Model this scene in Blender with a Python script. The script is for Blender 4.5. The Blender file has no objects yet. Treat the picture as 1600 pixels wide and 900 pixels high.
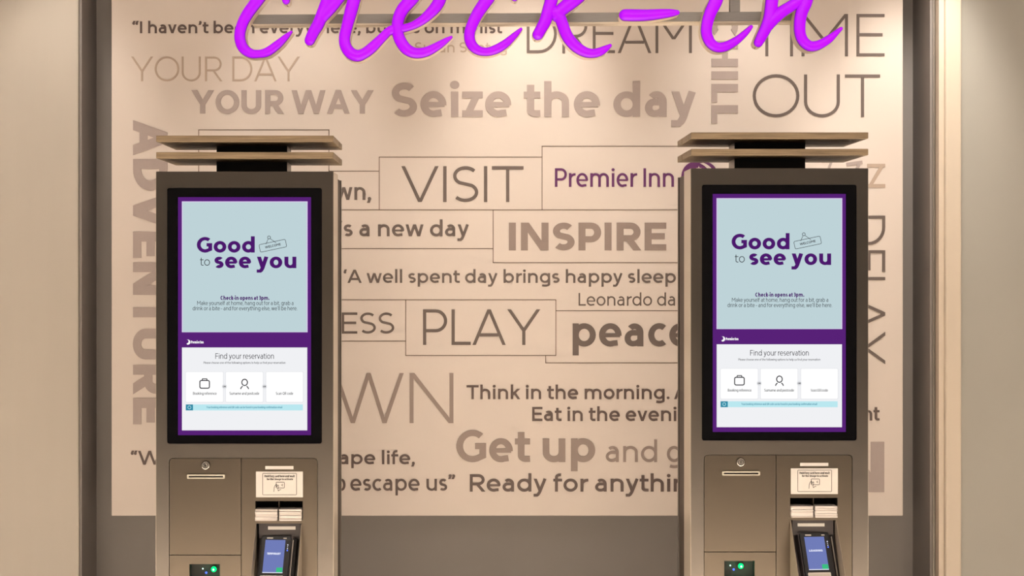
import bpy, bmesh, math, random
from math import sin, cos, pi, radians, sqrt
from mathutils import Vector
random.seed(4)
S = bpy.context.scene
COL = S.collection

# ------------------------------------------------------------------ camera
F = 2300.0; CX = 738.0; CY = 430.0; CAMZ = 1.45
cd = bpy.data.cameras.new('camera'); cam = bpy.data.objects.new('camera', cd); COL.objects.link(cam)
cam.location = (0, 0, CAMZ); cam.rotation_euler = (pi/2, 0, 0)
cd.sensor_width = 36; cd.lens = F/1600*36
cd.shift_x = (800-CX)/1600; cd.shift_y = (CY-450)/1600
cd.clip_start = .05
S.camera = cam

# ------------------------------------------------------------------ world, view
S.view_settings.view_transform = 'Standard'; S.view_settings.look = 'None'
S.view_settings.exposure = 0.0; S.view_settings.gamma = 1; S.view_settings.use_curve_mapping = False
W = bpy.data.worlds.new('world'); S.world = W; W.use_nodes = True
W.node_tree.nodes['Background'].inputs[0].default_value = (1.0, .90, .80, 1)
W.node_tree.nodes['Background'].inputs[1].default_value = .13

def lamp(name, kind, loc, energy, color, **k):
    l = bpy.data.lights.new(name, kind); l.energy = energy*1.16; l.color = color
    for a, b in k.items(): setattr(l, a, b)
    o = bpy.data.objects.new(name, l); o.location = loc; COL.objects.link(o); return o
def aim(o, t):
    o.rotation_euler = (Vector(t)-o.location).to_track_quat('-Z', 'Y').to_euler()
WARM = (1.0, .915, .80)
# the row of downlights that washes the panel
YL = 3.93; ZL = 2.72
for px, e in ((20, 16), (425, 18), (838, 33), (1225, 24), (1510, 44)):
    x = (px-CX)*YL/F
    o = lamp('downlight_lamp', 'SPOT', (x, YL, ZL), e, WARM, spot_size=radians(46), spot_blend=.9, shadow_soft_size=.06)
    aim(o, (x, YL+.47, 1.9))
# unseen overhead fill, added to brighten the fronts and the panel
o = lamp('front_fill', 'AREA', (0.2, 2.2, 2.68), 9, (1, .92, .86), shape='RECTANGLE', size=3.2, size_y=.6); aim(o, (0.2, 3.6, .7))

# unseen spots added so the floor bounces light onto kiosks and panel
for x in (-1.5, 0, 1.5):
    for y, e in ((2.7, 1650), (1.2, 900), (-.6, 420)):
        o = lamp('floor_bounce_fill', 'SPOT', (x, y, 2.7), e, WARM, spot_size=radians(56), spot_blend=.8, shadow_soft_size=.06); aim(o, (x, y, 0))
# ------------------------------------------------------------------ materials
def mat(name, col, rough=.5, metal=0, noise=0, nscale=40, bump=0, emis=None, estr=0, coat=0, stretch=(1,1,1), spec=None):
    m = bpy.data.materials.new(name); m.use_nodes = True; nt = m.node_tree; b = nt.nodes['Principled BSDF']
    b.inputs['Base Color'].default_value = (*col, 1); b.inputs['Roughness'].default_value = rough
    b.inputs['Metallic'].default_value = metal
    if spec is not None: b.inputs['Specular IOR Level'].default_value = spec
    if coat: b.inputs['Coat Weight'].default_value = coat; b.inputs['Coat Roughness'].default_value = .15
    if emis: b.inputs['Emission Color'].default_value = (*emis, 1); b.inputs['Emission Strength'].default_value = estr
    if noise or bump:
        tc = nt.nodes.new('ShaderNodeTexCoord'); mp = nt.nodes.new('ShaderNodeMapping'); mp.inputs['Scale'].default_value = stretch
        n = nt.nodes.new('ShaderNodeTexNoise'); n.inputs['Scale'].default_value = nscale; n.inputs['Detail'].default_value = 5
        nt.links.new(tc.outputs['Object'], mp.inputs[0]); nt.links.new(mp.outputs[0], n.inputs['Vector'])
        if noise:
            mx = nt.nodes.new('ShaderNodeMix'); mx.data_type = 'RGBA'
            mx.inputs[6].default_value = (*[c*(1-noise) for c in col], 1); mx.inputs[7].default_value = (*[min(1, c*(1+noise)) for c in col], 1)
            nt.links.new(n.outputs['Fac'], mx.inputs[0]); nt.links.new(mx.outputs[2], b.inputs['Base Color'])
        if bump:
            bp = nt.nodes.new('ShaderNodeBump'); bp.inputs['Strength'].default_value = bump; bp.inputs['Distance'].default_value = .002
            nt.links.new(n.outputs['Fac'], bp.inputs['Height']); nt.links.new(bp.outputs[0], b.inputs['Normal'])
    return m
def srgb(r, g, b): return tuple(((c/255+.055)/1.055)**2.4 if c > 10 else c/3295 for c in (r, g, b))
def glow(name, rgb, s=1.0):
    m = bpy.data.materials.new(name); m.use_nodes = True; nt = m.node_tree; nt.nodes.clear()
    e = nt.nodes.new('ShaderNodeEmission'); e.inputs[0].default_value = (*srgb(*rgb), 1); e.inputs[1].default_value = s
    out = nt.nodes.new('ShaderNodeOutputMaterial'); nt.links.new(e.outputs[0], out.inputs[0]); return m

M = dict(
 wall=mat('grey_wall_paint', (.245, .222, .215), .55, noise=.05, nscale=6, bump=.05),
 side=mat('beige_side_wall', (.50, .455, .41), .42, noise=.04, nscale=3, stretch=(6, 1, .6)),
 sage=mat('greige_wall_panel', (.405, .39, .36), .36, noise=.07, nscale=2.5, bump=.1),
 cream_trim=mat('cream_trim_paint', (.66, .57, .48), .4, noise=.03, nscale=8, stretch=(8, 1, .3)),
 groove=mat('brown_groove', (.13, .09, .065), .6, noise=.1),
 edge=mat('metal_edge_trim', (.36, .33, .30), .35, .6, noise=.05),
 lobby=mat('lobby_wall_paint', (.30, .25, .21), .7, noise=.05, nscale=3),
 floor=mat('floor_vinyl', (.60, .53, .45), .5, noise=.2, nscale=12),
 ceil=mat('ceiling_paint', (.42, .38, .34), .8, noise=.02),
 panel=mat('cream_print_panel', (.70, .62, .578), .5, noise=.02, nscale=5),
 dark=mat('dark_brown_letter', (.115, .080, .074), .45, noise=.06, nscale=60),
 mid=mat('brown_letter', (.15, .118, .108), .45, noise=.05, nscale=60),
 taupe=mat('taupe_letter', (.30, .235, .215), .45, noise=.04, nscale=60),
 pale=mat('pale_mauve_letter', (.41, .34, .325), .45, noise=.04, nscale=60),
 faint=mat('faint_beige_letter', (.48, .375, .31), .45, noise=.04, nscale=60),
 line=mat('outline_brown', (.16, .11, .08), .5, noise=.05),
 purple=mat('purple_letter', (.125, .028, .13), .45, noise=.05),
 bronze=mat('bronze_metal_paint', (.235, .21, .192), .28, .95, noise=.07, nscale=3, bump=.02),
 bronze_door=mat('bronze_door_paint', (.19, .16, .13), .28, .95, noise=.06, nscale=3, bump=.02),
 bronze_sheen=mat('bronze_painted_sheen', (.62, .56, .48), .34, .55, noise=.05, nscale=3),
 cheek=mat('cheek_metal', (.30, .25, .20), .5, .2, noise=.05),
 darkside=mat('dark_rear_metal', (.055, .040, .030), .5, .3, noise=.1),
 seam=mat('dark_seam', (.05, .036, .025), .8, noise=.1),
 neck=mat('black_neck', (.012, .012, .014), .5, noise=.1),
 neckside=mat('neck_side_metal', (.42, .38, .33), .35, .5, noise=.05),
 glass=mat('black_screen_glass', (.004, .004, .005), .08, noise=.1, spec=.22),
 black=mat('black_plastic', (.010, .010, .012), .32, noise=.1),
 blackmatte=mat('black_matte', (.012, .010, .010), .7, noise=.1),
 greyblack=mat('charcoal_plastic', (.05, .042, .045), .45, noise=.1),
 chrome=mat('chrome', (.75, .73, .70), .18, .95, noise=.03),
 silver=mat('silver_rim', (.72, .68, .60), .3, .6, noise=.03),
 white=mat('white_label', (.60, .575, .56), .45, noise=.02),
 ink=mat('printed_ink', (.05, .045, .05), .5, noise=.02),
 card=mat('white_card', (.66, .62, .61), .4, noise=.02),
 card2=mat('grey_card_edge', (.52, .47, .455), .5, noise=.02),
 bar=mat('brushed_bar', (.30, .29, .285), .5, .4, noise=.12, nscale=30, stretch=(1, 1, 12)),
 lit_underside=mat('bar_lit_underside', (.75, .66, .55), .5, noise=.03),
 acrylic=mat('cream_letter_return', (.72, .60, .47), .35, noise=.03),
 s_purple=glow('screen_purple', (90, 34, 122), .95),
 s_blue=glow('screen_pale_blue', (190, 211, 216)),
 s_white=glow('screen_white', (240, 241, 244)),
 s_card=glow('screen_card_white', (255, 255, 255), 1.03),
 s_edge=glow('screen_lilac_edge', (222, 205, 240)),
 s_ink=glow('screen_ink', (42, 40, 48)),
 s_violet=glow('screen_violet_ink', (76, 24, 108)),
 s_grey=glow('screen_grey', (228, 229, 232)),
 s_cyan=glow('screen_cyan', (186, 232, 240)),
 s_teal=glow('screen_teal', (48, 138, 164)),
 t_blue=glow('terminal_blue', (112, 124, 184)),
 t_white=glow('terminal_white', (235, 238, 255)),
 t_green=glow('terminal_green', (60, 190, 130)),
 led_green=glow('led_green', (10, 245, 130), 1.5),
 led_core=glow('led_core', (215, 255, 240), 2.5),
 led_blue=glow('led_blue', (90, 120, 255), 1.6),
)
def wood():
    m = bpy.data.materials.new('oak_plank'); m.use_nodes = True; nt = m.node_tree; b = nt.nodes['Principled BSDF']
    tc = nt.nodes.new('ShaderNodeTexCoord'); mp = nt.nodes.new('ShaderNodeMapping'); mp.inputs['Scale'].default_value = (1.2, 22, 30)
    n = nt.nodes.new('ShaderNodeTexNoise'); n.inputs['Scale'].default_value = 6; n.inputs['Detail'].default_value = 8; n.inputs['Roughness'].default_value = .7
    r = nt.nodes.new('ShaderNodeValToRGB'); r.color_ramp.elements[0].position = .3; r.color_ramp.elements[0].color = (.14, .098, .060, 1)
    r.color_ramp.elements[1].position = .7; r.color_ramp.elements[1].color = (.33, .245, .155, 1)
    nt.links.new(tc.outputs['Object'], mp.inputs[0]); nt.links.new(mp.outputs[0], n.inputs['Vector'])
    nt.links.new(n.outputs['Fac'], r.inputs[0]); nt.links.new(r.outputs[0], b.inputs['Base Color'])
    bp = nt.nodes.new('ShaderNodeBump'); bp.inputs['Strength'].default_value = .25; bp.inputs['Distance'].default_value = .001
    nt.links.new(n.outputs['Fac'], bp.inputs['Height']); nt.links.new(bp.outputs[0], b.inputs['Normal'])
    b.inputs['Roughness'].default_value = .5
    return m
M['wood'] = wood()
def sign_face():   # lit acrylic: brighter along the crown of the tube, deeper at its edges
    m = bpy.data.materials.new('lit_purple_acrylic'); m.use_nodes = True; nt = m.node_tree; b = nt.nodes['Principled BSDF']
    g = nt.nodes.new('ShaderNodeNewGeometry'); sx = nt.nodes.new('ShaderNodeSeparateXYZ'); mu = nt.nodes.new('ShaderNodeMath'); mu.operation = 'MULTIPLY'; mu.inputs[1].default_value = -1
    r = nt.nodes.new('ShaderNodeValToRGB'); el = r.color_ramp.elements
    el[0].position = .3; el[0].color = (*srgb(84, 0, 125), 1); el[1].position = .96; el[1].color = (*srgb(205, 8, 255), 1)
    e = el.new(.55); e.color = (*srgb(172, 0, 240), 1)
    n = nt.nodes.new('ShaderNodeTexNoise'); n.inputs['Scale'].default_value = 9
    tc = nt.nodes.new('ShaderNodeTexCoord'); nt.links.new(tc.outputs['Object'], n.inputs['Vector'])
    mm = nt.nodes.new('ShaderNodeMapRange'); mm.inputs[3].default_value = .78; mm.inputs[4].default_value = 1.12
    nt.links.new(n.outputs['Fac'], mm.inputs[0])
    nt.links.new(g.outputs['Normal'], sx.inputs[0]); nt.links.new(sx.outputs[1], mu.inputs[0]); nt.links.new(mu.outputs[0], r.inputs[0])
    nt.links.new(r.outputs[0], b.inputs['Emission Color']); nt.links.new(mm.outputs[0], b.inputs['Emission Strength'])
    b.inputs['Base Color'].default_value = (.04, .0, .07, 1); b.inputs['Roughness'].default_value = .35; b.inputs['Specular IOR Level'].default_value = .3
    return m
M['sign'] = sign_face()

# ------------------------------------------------------------------ mesh helpers
def obj(name, verts, faces, m, parent=None, loc=(0, 0, 0), smooth=False, bevel=0, segs=2):
    me = bpy.data.meshes.new(name); me.from_pydata([tuple(v) for v in verts], [], faces); me.materials.append(m)
    if smooth:
        for p in me.polygons: p.use_smooth = True
    o = bpy.data.objects.new(name, me); o.location = loc; COL.objects.link(o)
    if parent is not None: o.parent = parent
    if bevel:
        b = o.modifiers.new('bevel', 'BEVEL'); b.width = bevel; b.segments = segs; b.limit_method = 'ANGLE'
    return o
class MB:
    def __init__(s): s.v = []; s.f = []
    def box(s, x0, x1, y0, y1, z0, z1):
        n = len(s.v); s.v += [(x, y, z) for z in (z0, z1) for y in (y0, y1) for x in (x0, x1)]
        s.f += [tuple(n+i for i in q) for q in ((0, 2, 3, 1), (4, 5, 7, 6), (0, 1, 5, 4), (2, 6, 7, 3), (0, 4, 6, 2), (1, 3, 7, 5))]; return s
    def prism(s, pts, y0, y1):          # outline in x,z, extruded along y (front y0)
        n = len(s.v); k = len(pts)
        s.v += [(x, y0, z) for x, z in pts]+[(x, y1, z) for x, z in pts]
        s.f.append(tuple(range(n, n+k))); s.f.append(tuple(range(n+2*k-1, n+k-1, -1)))
        for i in range(k): j = (i+1) % k; s.f.append((n+i, n+k+i, n+k+j, n+j))
        return s
    def frame(s, outer, inner, y0, y1):   # ring between two outlines with the same count
        n = len(s.v); k = len(outer)
        for L in (outer, inner):
            for y in (y0, y1): s.v += [(x, y, z) for x, z in L]
        for i in range(k):
            j = (i+1) % k; A, B, C, D = n, n+k, n+2*k, n+3*k
            s.f += [(A+i, A+j, C+j, C+i), (B+i, D+i, D+j, B+j), (A+i, B+i, B+j, A+j), (C+i, C+j, D+j, D+i)]
        return s
    def disc(s, cx, cz, r, y0, y1, n=20): return s.prism([(cx+r*cos(2*pi*i/n), cz+r*sin(2*pi*i/n)) for i in range(n)], y0, y1)
    def build(s, name, m, parent=None, **k):
        o = obj(name, s.v, s.f, m, parent, **k)
        bm = bmesh.new(); bm.from_mesh(o.data); bmesh.ops.recalc_face_normals(bm, faces=bm.faces); bm.to_mesh(o.data); bm.free(); return o
def rrect(x0, x1, z0, z1, r, n=5):
    P = []
    for cx, cz, a in ((x1-r, z1-r, 0), (x0+r, z1-r, 90), (x0+r, z0+r, 180), (x1-r, z0+r, 270)):
        for i in range(n+1): t = radians(a+90*i/n); P.append((cx+r*cos(t), cz+r*sin(t)))
    return P
def tag(o, label, cat, group=None):
    o['label'] = label; o['category'] = cat
    if group: o['group'] = group
    return o
def empty(name, loc, parent=None):
    o = bpy.data.objects.new(name, None); o.empty_display_size = .05; o.location = loc; COL.objects.link(o)
    if parent is not None: o.parent = parent
    return o
def struct(o): o['kind'] = 'structure'; return o
def at(px, py, Y): return ((px-CX)*Y/F, CAMZ-(py-CY)*Y/F)

# ------------------------------------------------------------------ drawn alphabet (stroke skeletons swept with an elliptical pen)
XH = .74; ASC = 1.05; DSC = -.29
def arc(cx, cy, rx, ry, a0, a1, n=None):
    n = n or max(3, int(abs(a1-a0)/11))
    return [(cx+rx*cos(radians(a0+(a1-a0)*i/n)), cy+ry*sin(radians(a0+(a1-a0)*i/n))) for i in range(n+1)]
def glyph(c, p, q):
    """ink width and strokes: ('r', points, closed) ribbons, ('d', x0,y0,x1,y1) diagonals cut level, ('o', x,y,r) dots"""
    R = lambda *P: ('r', [t for x in P for t in (x if isinstance(x, list) else [x])], False)
    C = lambda P: ('r', P, True)
    D = lambda *a: ('d',)+a
    X = XH; h = p*1.12
    if c == 'I': return 2*p, [R((p, 0), (p, 1))]
    if c == 'L': w = .44+p*1.6; return w, [R((p, 1), (p, q), (w, q))]
    if c == 'T': w = .68+p*1.2; return w, [R((0, 1-q), (w, 1-q)), R((w/2, 0), (w/2, 1-q))]
    if c == 'E': w = .50+p*2; return w, [R((w, 1-q), (p, 1-q), (p, q), (w, q)), R((p, .51), (w*.93, .51))]
    if c == 'F': w = .48+p*1.8; return w, [R((w, 1-q), (p, 1-q), (p, 0)), R((p, .50), (w*.93, .50))]
    if c == 'H': w = .70+p*1.7; return w, [R((p, 0), (p, 1)), R((w-p, 0), (w-p, 1)), R((p, .51), (w-p, .51))]
    if c == 'D': w = .72+p*1.6; return w, [C([(p, q), (.30, q)]+arc(.32, .5, w-p-.32, .5-q, -80, 80)+[(.30, 1-q), (p, 1-q)])]
    if c == 'O': w = .92+p*1.1; return w, [C(arc(w/2, .5, w/2-p, .5-q+.006, 0, 350, 35))]
    if c == 'Q': w = .92+p*.5; return w, [C(arc(w/2, .5, w/2-p, .5-q, 0, 350, 35)), D(w*.6, .25, w*.95, -.05)]
    if c == 'C': w = .70+p*1.1; return w, [R(arc(.48, .5, .48-p, .5-q, 52, 308))]
    if c == 'G': w = .78+p*1.3; return w, [R(arc(.50, .5, .50-p, .5-q+.006, 50, 300), (w-p, q+.10), (w-p, .50), (w-.34, .50))]
    if c == 'P': w = .56+p*1.8; ry = (1-q-.40)/2; return w, [R((p, 0), (p, 1-q), (max(p+.02, w-p-ry*.95), 1-q), arc(w-p-ry*.95, 1-q-ry, ry*.95, ry, 75, -90), (2*p-.002, .40))]
    if c == 'B':
        w = .56+p*1.8; r1 = (1-q-.52)/2; r2 = (.52-q)/2
        return w, [C([(p, q), (w-p-r2, q)]+arc(w-p-r2, q+r2, r2, r2, -75, 90)+[(p, .52), (p, .52)]), R((p, .1), (p, 1-q), (w-p-r2, 1-q), arc(w-p-r2, 1-q-r1, r1*.9, r1, 75, -90), (2*p-.002, .52))]
    if c == 'R': w = .60+p*2; ry = (1-q-.44)/2; return w, [R((p, 0), (p, 1-q), (w-p-ry*1.1, 1-q), arc(w-p-ry*1.1, 1-q-ry, ry, ry, 75, -90), (2*p-.002, .44)), D(w*.48, .44, w-h, 0)]
    if c == 'S': w = .52+p*2; ry = (.5-q)/2; return w, [R(arc(w/2+.01, 1-q-ry, w/2-p-.01, ry, 38, 235), arc(w/2, q+ry, w/2-p, ry, 55, -142))]
    if c == 'U': w = .68+p*1.7; return w, [R((p, 1), (p, .36), arc(w/2, .36, w/2-p, .36-q+.006, 192, 348), (w-p, .36), (w-p, 1))]
    if c == 'V': w = .78+p*2; return w, [D(h, 1, w/2, 0), D(w/2, 0, w-h, 1)]
    if c == 'W': w = 1.18+p*3; a = w*.275; return w, [D(h, 1, a, 0), D(a, 0, w/2, 1), D(w/2, 1, w-a, 0), D(w-a, 0, w-h, 1)]
    if c == 'N': w = .74+p*1.7; return w, [R((p, 0), (p, 1)), R((w-p, 0), (w-p, 1)), D(p*1.15, 1, w-p*1.15, 0)]
    if c == 'M': w = .86+p*2.2; return w, [R((p, 0), (p, 1)), R((w-p, 0), (w-p, 1)), D(p*1.1, 1, w/2, .36), D(w/2, .36, w-p*1.1, 1)]
    if c == 'A': w = .80+p*2; return w, [D(h, 0, w/2, 1), D(w/2, 1, w-h, 0), R((w*.22, .27+q*.3), (w*.78, .27+q*.3))]
    if c == 'Y': w = .78+p*2; return w, [D(h, 1, w/2, .40), D(w/2, .40, w-h, 1), R((w/2, 0), (w/2, .44))]
    if c == 'Z': w = .60+p*1.5; return w, [R((0, 1-q), (w, 1-q)), R((0, q), (w, q)), D(w-h*1.3, 1-q*.6, h*1.3, q*.6)]
    # lower case
    if c == 'a':
        w = .44+p*1.6; ry = .2; b = .44
        return w+p*.25, [R((w-p, 0), (w-p, X-q-ry), arc(w/2+.02, X-q-ry, w/2-p-.02, ry, 15, 138)), R((w-p, b), (.26+p*.5, b), arc(.24+p*.2, (b+q)/2, .24-p*.8, (b-q)/2, 100, 262), (.26, q), (w*.62, q+.01), (w-p, q+.10))]
    if c in 'bdpq':
        w = .55+p*1.9; y1 = {'b': ASC, 'd': ASC, 'p': X, 'q': X}[c]; y0 = {'b': 0, 'd': 0, 'p': DSC, 'q': DSC}[c]
        sx = p if c in 'bp' else w-p
        return w, [R((sx, y0), (sx, y1)), C(arc(w/2, X/2, w/2-p, X/2-q+.006, 0, 348, 29))]
    if c == 'c': w = .44+p*1.4; return w, [R(arc(.28+p*.7, X/2, .28-.3*p, X/2-q+.006, 52, 308))]
    if c == 'e': w = .54+p*1.8; return w, [R((p*.8, X*.49), (w-p*.5, X*.49))+(.74,), R((w-p, X*.46), arc(w/2, X/2, w/2-p, X/2-q+.006, 8, 290), (w-p*1.3, q+.03))]
    if c == 'f': w = .36+p*.9; return w, [R((p+.08, 0), (p+.08, ASC-.22), arc(p+.08+.19, ASC-.22-0, .19, .22-q, 168, 80)), R((0, X-q), (w, X-q))]
    if c == 'g':
        w = .54+p*1.9; return w, [C(arc(w/2, X/2, w/2-p, X/2-q+.006, 0, 348, 29)), R((w-p, X), (w-p, DSC+.18), arc(w/2, DSC+.18, w/2-p, .18-q, -12, -135))]
    if c in 'hn':
        w = .48+p*2.1; return w, [R((p, 0), (p, ASC if c == 'h' else X)), R((p, X-.26-q), arc(w/2, X-.22-q, w/2-p, .22+.006, 168, 12), (w-p, X-.30-q), (w-p, 0))]
    if c == 'm':
        w = .84+p*3.1; a = w/2; return w, [R((p, 0), (p, X)), R((p, X-.26-q), arc((p+a)/2, X-.22-q, (a-p)/2, .226, 168, 12), (a, X-.3-q), (a, 0)),
                R((a, X-.26-q), arc((w-p+a)/2, X-.22-q, (w-p-a)/2, .226, 168, 12), (w-p, X-.3-q), (w-p, 0))]
    if c == 'i': return 2*p, [R((p, 0), (p, X)), ('o', p, X+.14+p*.6, max(p*1.25, .02), max(q*1.25, .02))]
    if c == 'k': w = .44+p*2.1; return w, [R((p, 0), (p, ASC)), D(p*1.2, .30, w-h*1.2, X), D(w*.42, .44, w-h, 0)]
    if c == 'l': return 2*p, [R((p, 0), (p, ASC))]
    if c == 'o': w = .56+p*1.8; return w, [C(arc(w/2, X/2, w/2-p, X/2-q+.006, 0, 348, 29))]
    if c == 'r': w = .28+p*1.4; return w, [R((p, 0), (p, X)), R((p, X-.26-q), arc(w*.98, X-.26-q, w*.98-p, .26, 165, 88))]
    if c == 's': w = .37+p*1.6; ry = (X/2-q)/2; return w, [R(arc(w/2+.005, X-q-ry, w/2-p, ry, 38, 238), arc(w/2, q+ry, w/2-p, ry, 58, -142))]
    if c == 't': w = .34+p*1.2; s = .09+p; return w, [R((s, X+.2), (s, .2), arc(s+.15, .2, .15, .2-q, 190, 275), (w, q+.005)), R((0, X-q), (w, X-q))]
    if c == 'u':
        w = .48+p*2.1; return w, [R((w-p, 0), (w-p, X)), R((p, X), (p, .26+q), arc(w/2, .22+q, w/2-p, .226, 192, 348), (w-p, .28+q))]
    if c == 'v': w = .48+p*2.1; return w, [D(h, X, w/2, 0), D(w/2, 0, w-h, X)]
    if c == 'w': w = .78+p*3; a = w*.27; return w, [D(h, X, a, 0), D(a, 0, w/2, X), D(w/2, X, w-a, 0), D(w-a, 0, w-h, X)]
    if c == 'y': w = .48+p*2.1; return w, [D(h, X, w/2, .02), R((w-h, X), (w/2-.02, -.02), (w/2-.09, DSC+q+.05), (w/2-.15, DSC+q), (.0, DSC+q))]
    if c == 'z': w = .42+p*1.5; return w, [R((0, X-q), (w, X-q)), R((0, q), (w, q)), D(w-h*1.3, X-q*.6, h*1.3, q*.6)]
    if c == '3': w = .46+p*1.6; r1 = (1-q-.54)/2; r2 = (.54-q)/2; return w, [R(arc(w/2-.02, 1-q-r1, w/2-p, r1, 140, -80), arc(w/2, q+r2, w/2-p, r2, 85, -140))]
    if c == '.': return 2.3*p, [('o', 1.15*p, q*1.15, p*1.2, q*1.2)]
    if c == '-': return .30, [R((0, .36), (.30, .36))]
    if c == ',': return 2.4*p, [('o', 1.2*p, q*1.1, p*1.2, q*1.2), D(p*1.5, q, p*.4, -q*1.7-.04)]
    if c == '’': return 2.4*p, [('o', 1.2*p, .94, p*1.15, q*1.15), D(p*1.6, .94, p*.5, .94-q*1.6-.10)]
    if c == '‘': return 2.4*p, [('o', 1.2*p, .80, p*1.15, q*1.15), D(p*.8, .80, p*1.9, .80+q*1.6+.10)]
    if c == '”': return 5.2*p, glyph('’', p, q)[1]+[shift(s, 2.8*p) for s in glyph('’', p, q)[1]]
    if c == '“': return 5.2*p, glyph('‘', p, q)[1]+[shift(s, 2.8*p) for s in glyph('‘', p, q)[1]]
    raise KeyError(c)
def shift(s, d):
    if s[0] == 'r': return ('r', [(x+d, y) for x, y in s[1]])+tuple(s[2:])
    if s[0] == 'd': return ('d', s[1]+d, s[2], s[3]+d, s[4])
    return ('o', s[1]+d)+tuple(s[2:])
SB = {}
for ch in 'IEFHLDNMPRBUbhiklmnpru': SB[ch] = [.085, .085]
for ch in 'OCGQoceSs': SB[ch] = [.045, .045]
for ch in 'AVWYTvwyz3Zxft': SB[ch] = [.02, .02]
for ch in 'adgqU': SB[ch] = [.05, .085]
SB['L'][1] = .02; SB['E'][1] = SB['F'][1] = .05; SB['P'][1] = SB['R'][1] = .03; SB['D'][1] = SB['b'][1] = SB['p'][1] = .055; SB['r'][1] = .0; SB['a'][0] = .05; SB['k'][1] = .01; SB['s'] = [.045, .045]
def layout(txt, px, py, track=0):
    x = 0; out = []
    for i, ch in enumerate(txt):
        if ch == ' ': x += .28+track; continue
        w, st = glyph(ch, px, py); a, b = SB.get(ch, (.05, .05))
        if i == 0: a = 0
        out.append((ch, x+a, st)); x += a+w+b+track; end = x-b-track
    return out, end
def ribbon(P, p, q, closed):
    n = len(P); L = []; Rr = []
    for i in range(n):
        dirs = []
        if i > 0 or closed: a = P[i-1]; b = P[i]; dirs.append((b[0]-a[0], b[1]-a[1]))
        if i < n-1 or closed: a = P[i]; b = P[(i+1) % n]; dirs.append((b[0]-a[0], b[1]-a[1]))
        ns = []
        for dx, dy in dirs:
            # offset in pen-normalised space, so that mitres stay true for an elliptical pen
            ux, uy = dx/p, dy/q; l = sqrt(ux*ux+uy*uy) or 1; ns.append((-uy/l, ux/l))
        if len(ns) == 1: nx, ny = ns[0]
        else:
            sx, sy = ns[0][0]+ns[1][0], ns[0][1]+ns[1][1]; d = (1+ns[0][0]*ns[1][0]+ns[0][1]*ns[1][1]) or .1
            k = 1/max(d, .3); nx, ny = sx*k, sy*k
        L.append((P[i][0]+nx*p, P[i][1]+ny*q)); Rr.append((P[i][0]-nx*p, P[i][1]-ny*q))
    return L, Rr
def stroke_quads(s, p, q):
    if s[0] == 'r':
        if len(s) > 3: q *= s[3]
        P = [s[1][0]]
        for t in s[1][1:]:
            if abs(t[0]-P[-1][0])+abs(t[1]-P[-1][1]) > .004: P.append(t)
        L, Rr = ribbon(P, p, q, s[2]); return L, Rr, s[2]
    if s[0] == 'd':
        x0, y0, x1, y1 = s[1:]
        k = sqrt(1+((x1-x0)*q/p/(y1-y0))**2) if y1 != y0 else 1
        h = p*k*.98
        if y1 > y0: x0, y0, x1, y1 = x1, y1, x0, y0
        return [(x0+h, y0), (x1+h, y1)], [(x0-h, y0), (x1-h, y1)], False
    x, y, rx, ry = s[1:]; n = 9
    L = [(x+rx*cos(pi*i/n+1e-3), y+ry*sin(pi*i/n)) for i in range(n+1)]; Rr = [(x+rx*cos(-pi*i/n), y+ry*sin(-pi*i/n)) for i in range(n+1)]
    return L, Rr, False
def text_objs(txt, x0, x1, base, cap, stem, place, depth, vstem=None, sx=None, track=0):
    """place(u, v, d)->xyz with u,v in photo-scale px on the surface. Returns list of (char, verts, faces)"""
    sy = cap; k = cap
    for _ in range(6):                                  # fit the run between x0 and x1
        px = stem/2/k; py = (vstem or stem)/2/sy
        lay, wd = layout(txt, px, py, track)
        if x1 is None or x0 is None or sx: break
        k = (x1-x0)/wd
    if sx: k = sx*cap; px = stem/2/k; lay, wd = layout(txt, px, py, track)
    ox = x0 if x0 is not None else x1-wd*k
    res = []
    for ch, gx, st in lay:
        V = []; Fc = []
        for si, s in enumerate(st):
            L, Rr, cl = stroke_quads(s, px, py); n = len(L); b = len(V)
            dd = depth*(1-.03*si)
            for A in (L, Rr): V += [place(ox+(gx+a)*k, base-c*sy, dd) for a, c in A]
            m = n if cl else n-1
            for i in range(m): j = (i+1) % n; Fc.append((b+i, b+j, b+n+j, b+n+i))
            if depth > .0008:
                c = len(V)
                for A in (L, Rr): V += [place(ox+(gx+a)*k, base-e*sy, 0) for a, e in A]
                for i in range(m):
                    j = (i+1) % n; Fc.append((b+i, c+i, c+j, b+j)); Fc.append((b+n+i, b+n+j, c+n+j, c+n+i))
                if not cl:
                    Fc.append((b, b+n, c+n, c)); Fc.append((b+n-1, c+n-1, c+2*n-1, b+2*n-1))
        res.append((ch, V, Fc))
    return res
def fixn(o):
    bm = bmesh.new(); bm.from_mesh(o.data); bmesh.ops.recalc_face_normals(bm, faces=bm.faces)
    bm.to_mesh(o.data); bm.free()
def join(res):
    V = []; Fc = []
    for _, v, f in res:
        n = len(V); V += v; Fc += [tuple(n+i for i in q) for q in f]
    return V, Fc

# ------------------------------------------------------------------ setting
YP = 4.46; YW = 4.56; YA = 4.385      # panel face, back wall, plane of the flanking walls
TOP = 2.9
xl = (122-CX)*YA/F; xr = (1459-CX)*YA/F
def sbox(name, *a, m): return struct(MB().box(*a).build(name, M[m]))
sbox('floor', -3.4, 3.4, -4.1, YW+.1, -.05, 0, m='floor')
sbox('ceiling', -3.4, 3.4, -4.1, YW+.1, TOP, TOP+.05, m='ceil')
sbox('wall_front', -3.4, 3.4, -4.1, -4.0, 0, TOP, m='lobby')
sbox('wall_back', xl-.001, xr+.001, YW, YW+.1, 0, TOP, m='wall')
sbox('wall_left', -3.4, xl, YA, YW+.1, 0, TOP, m='side')
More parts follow.
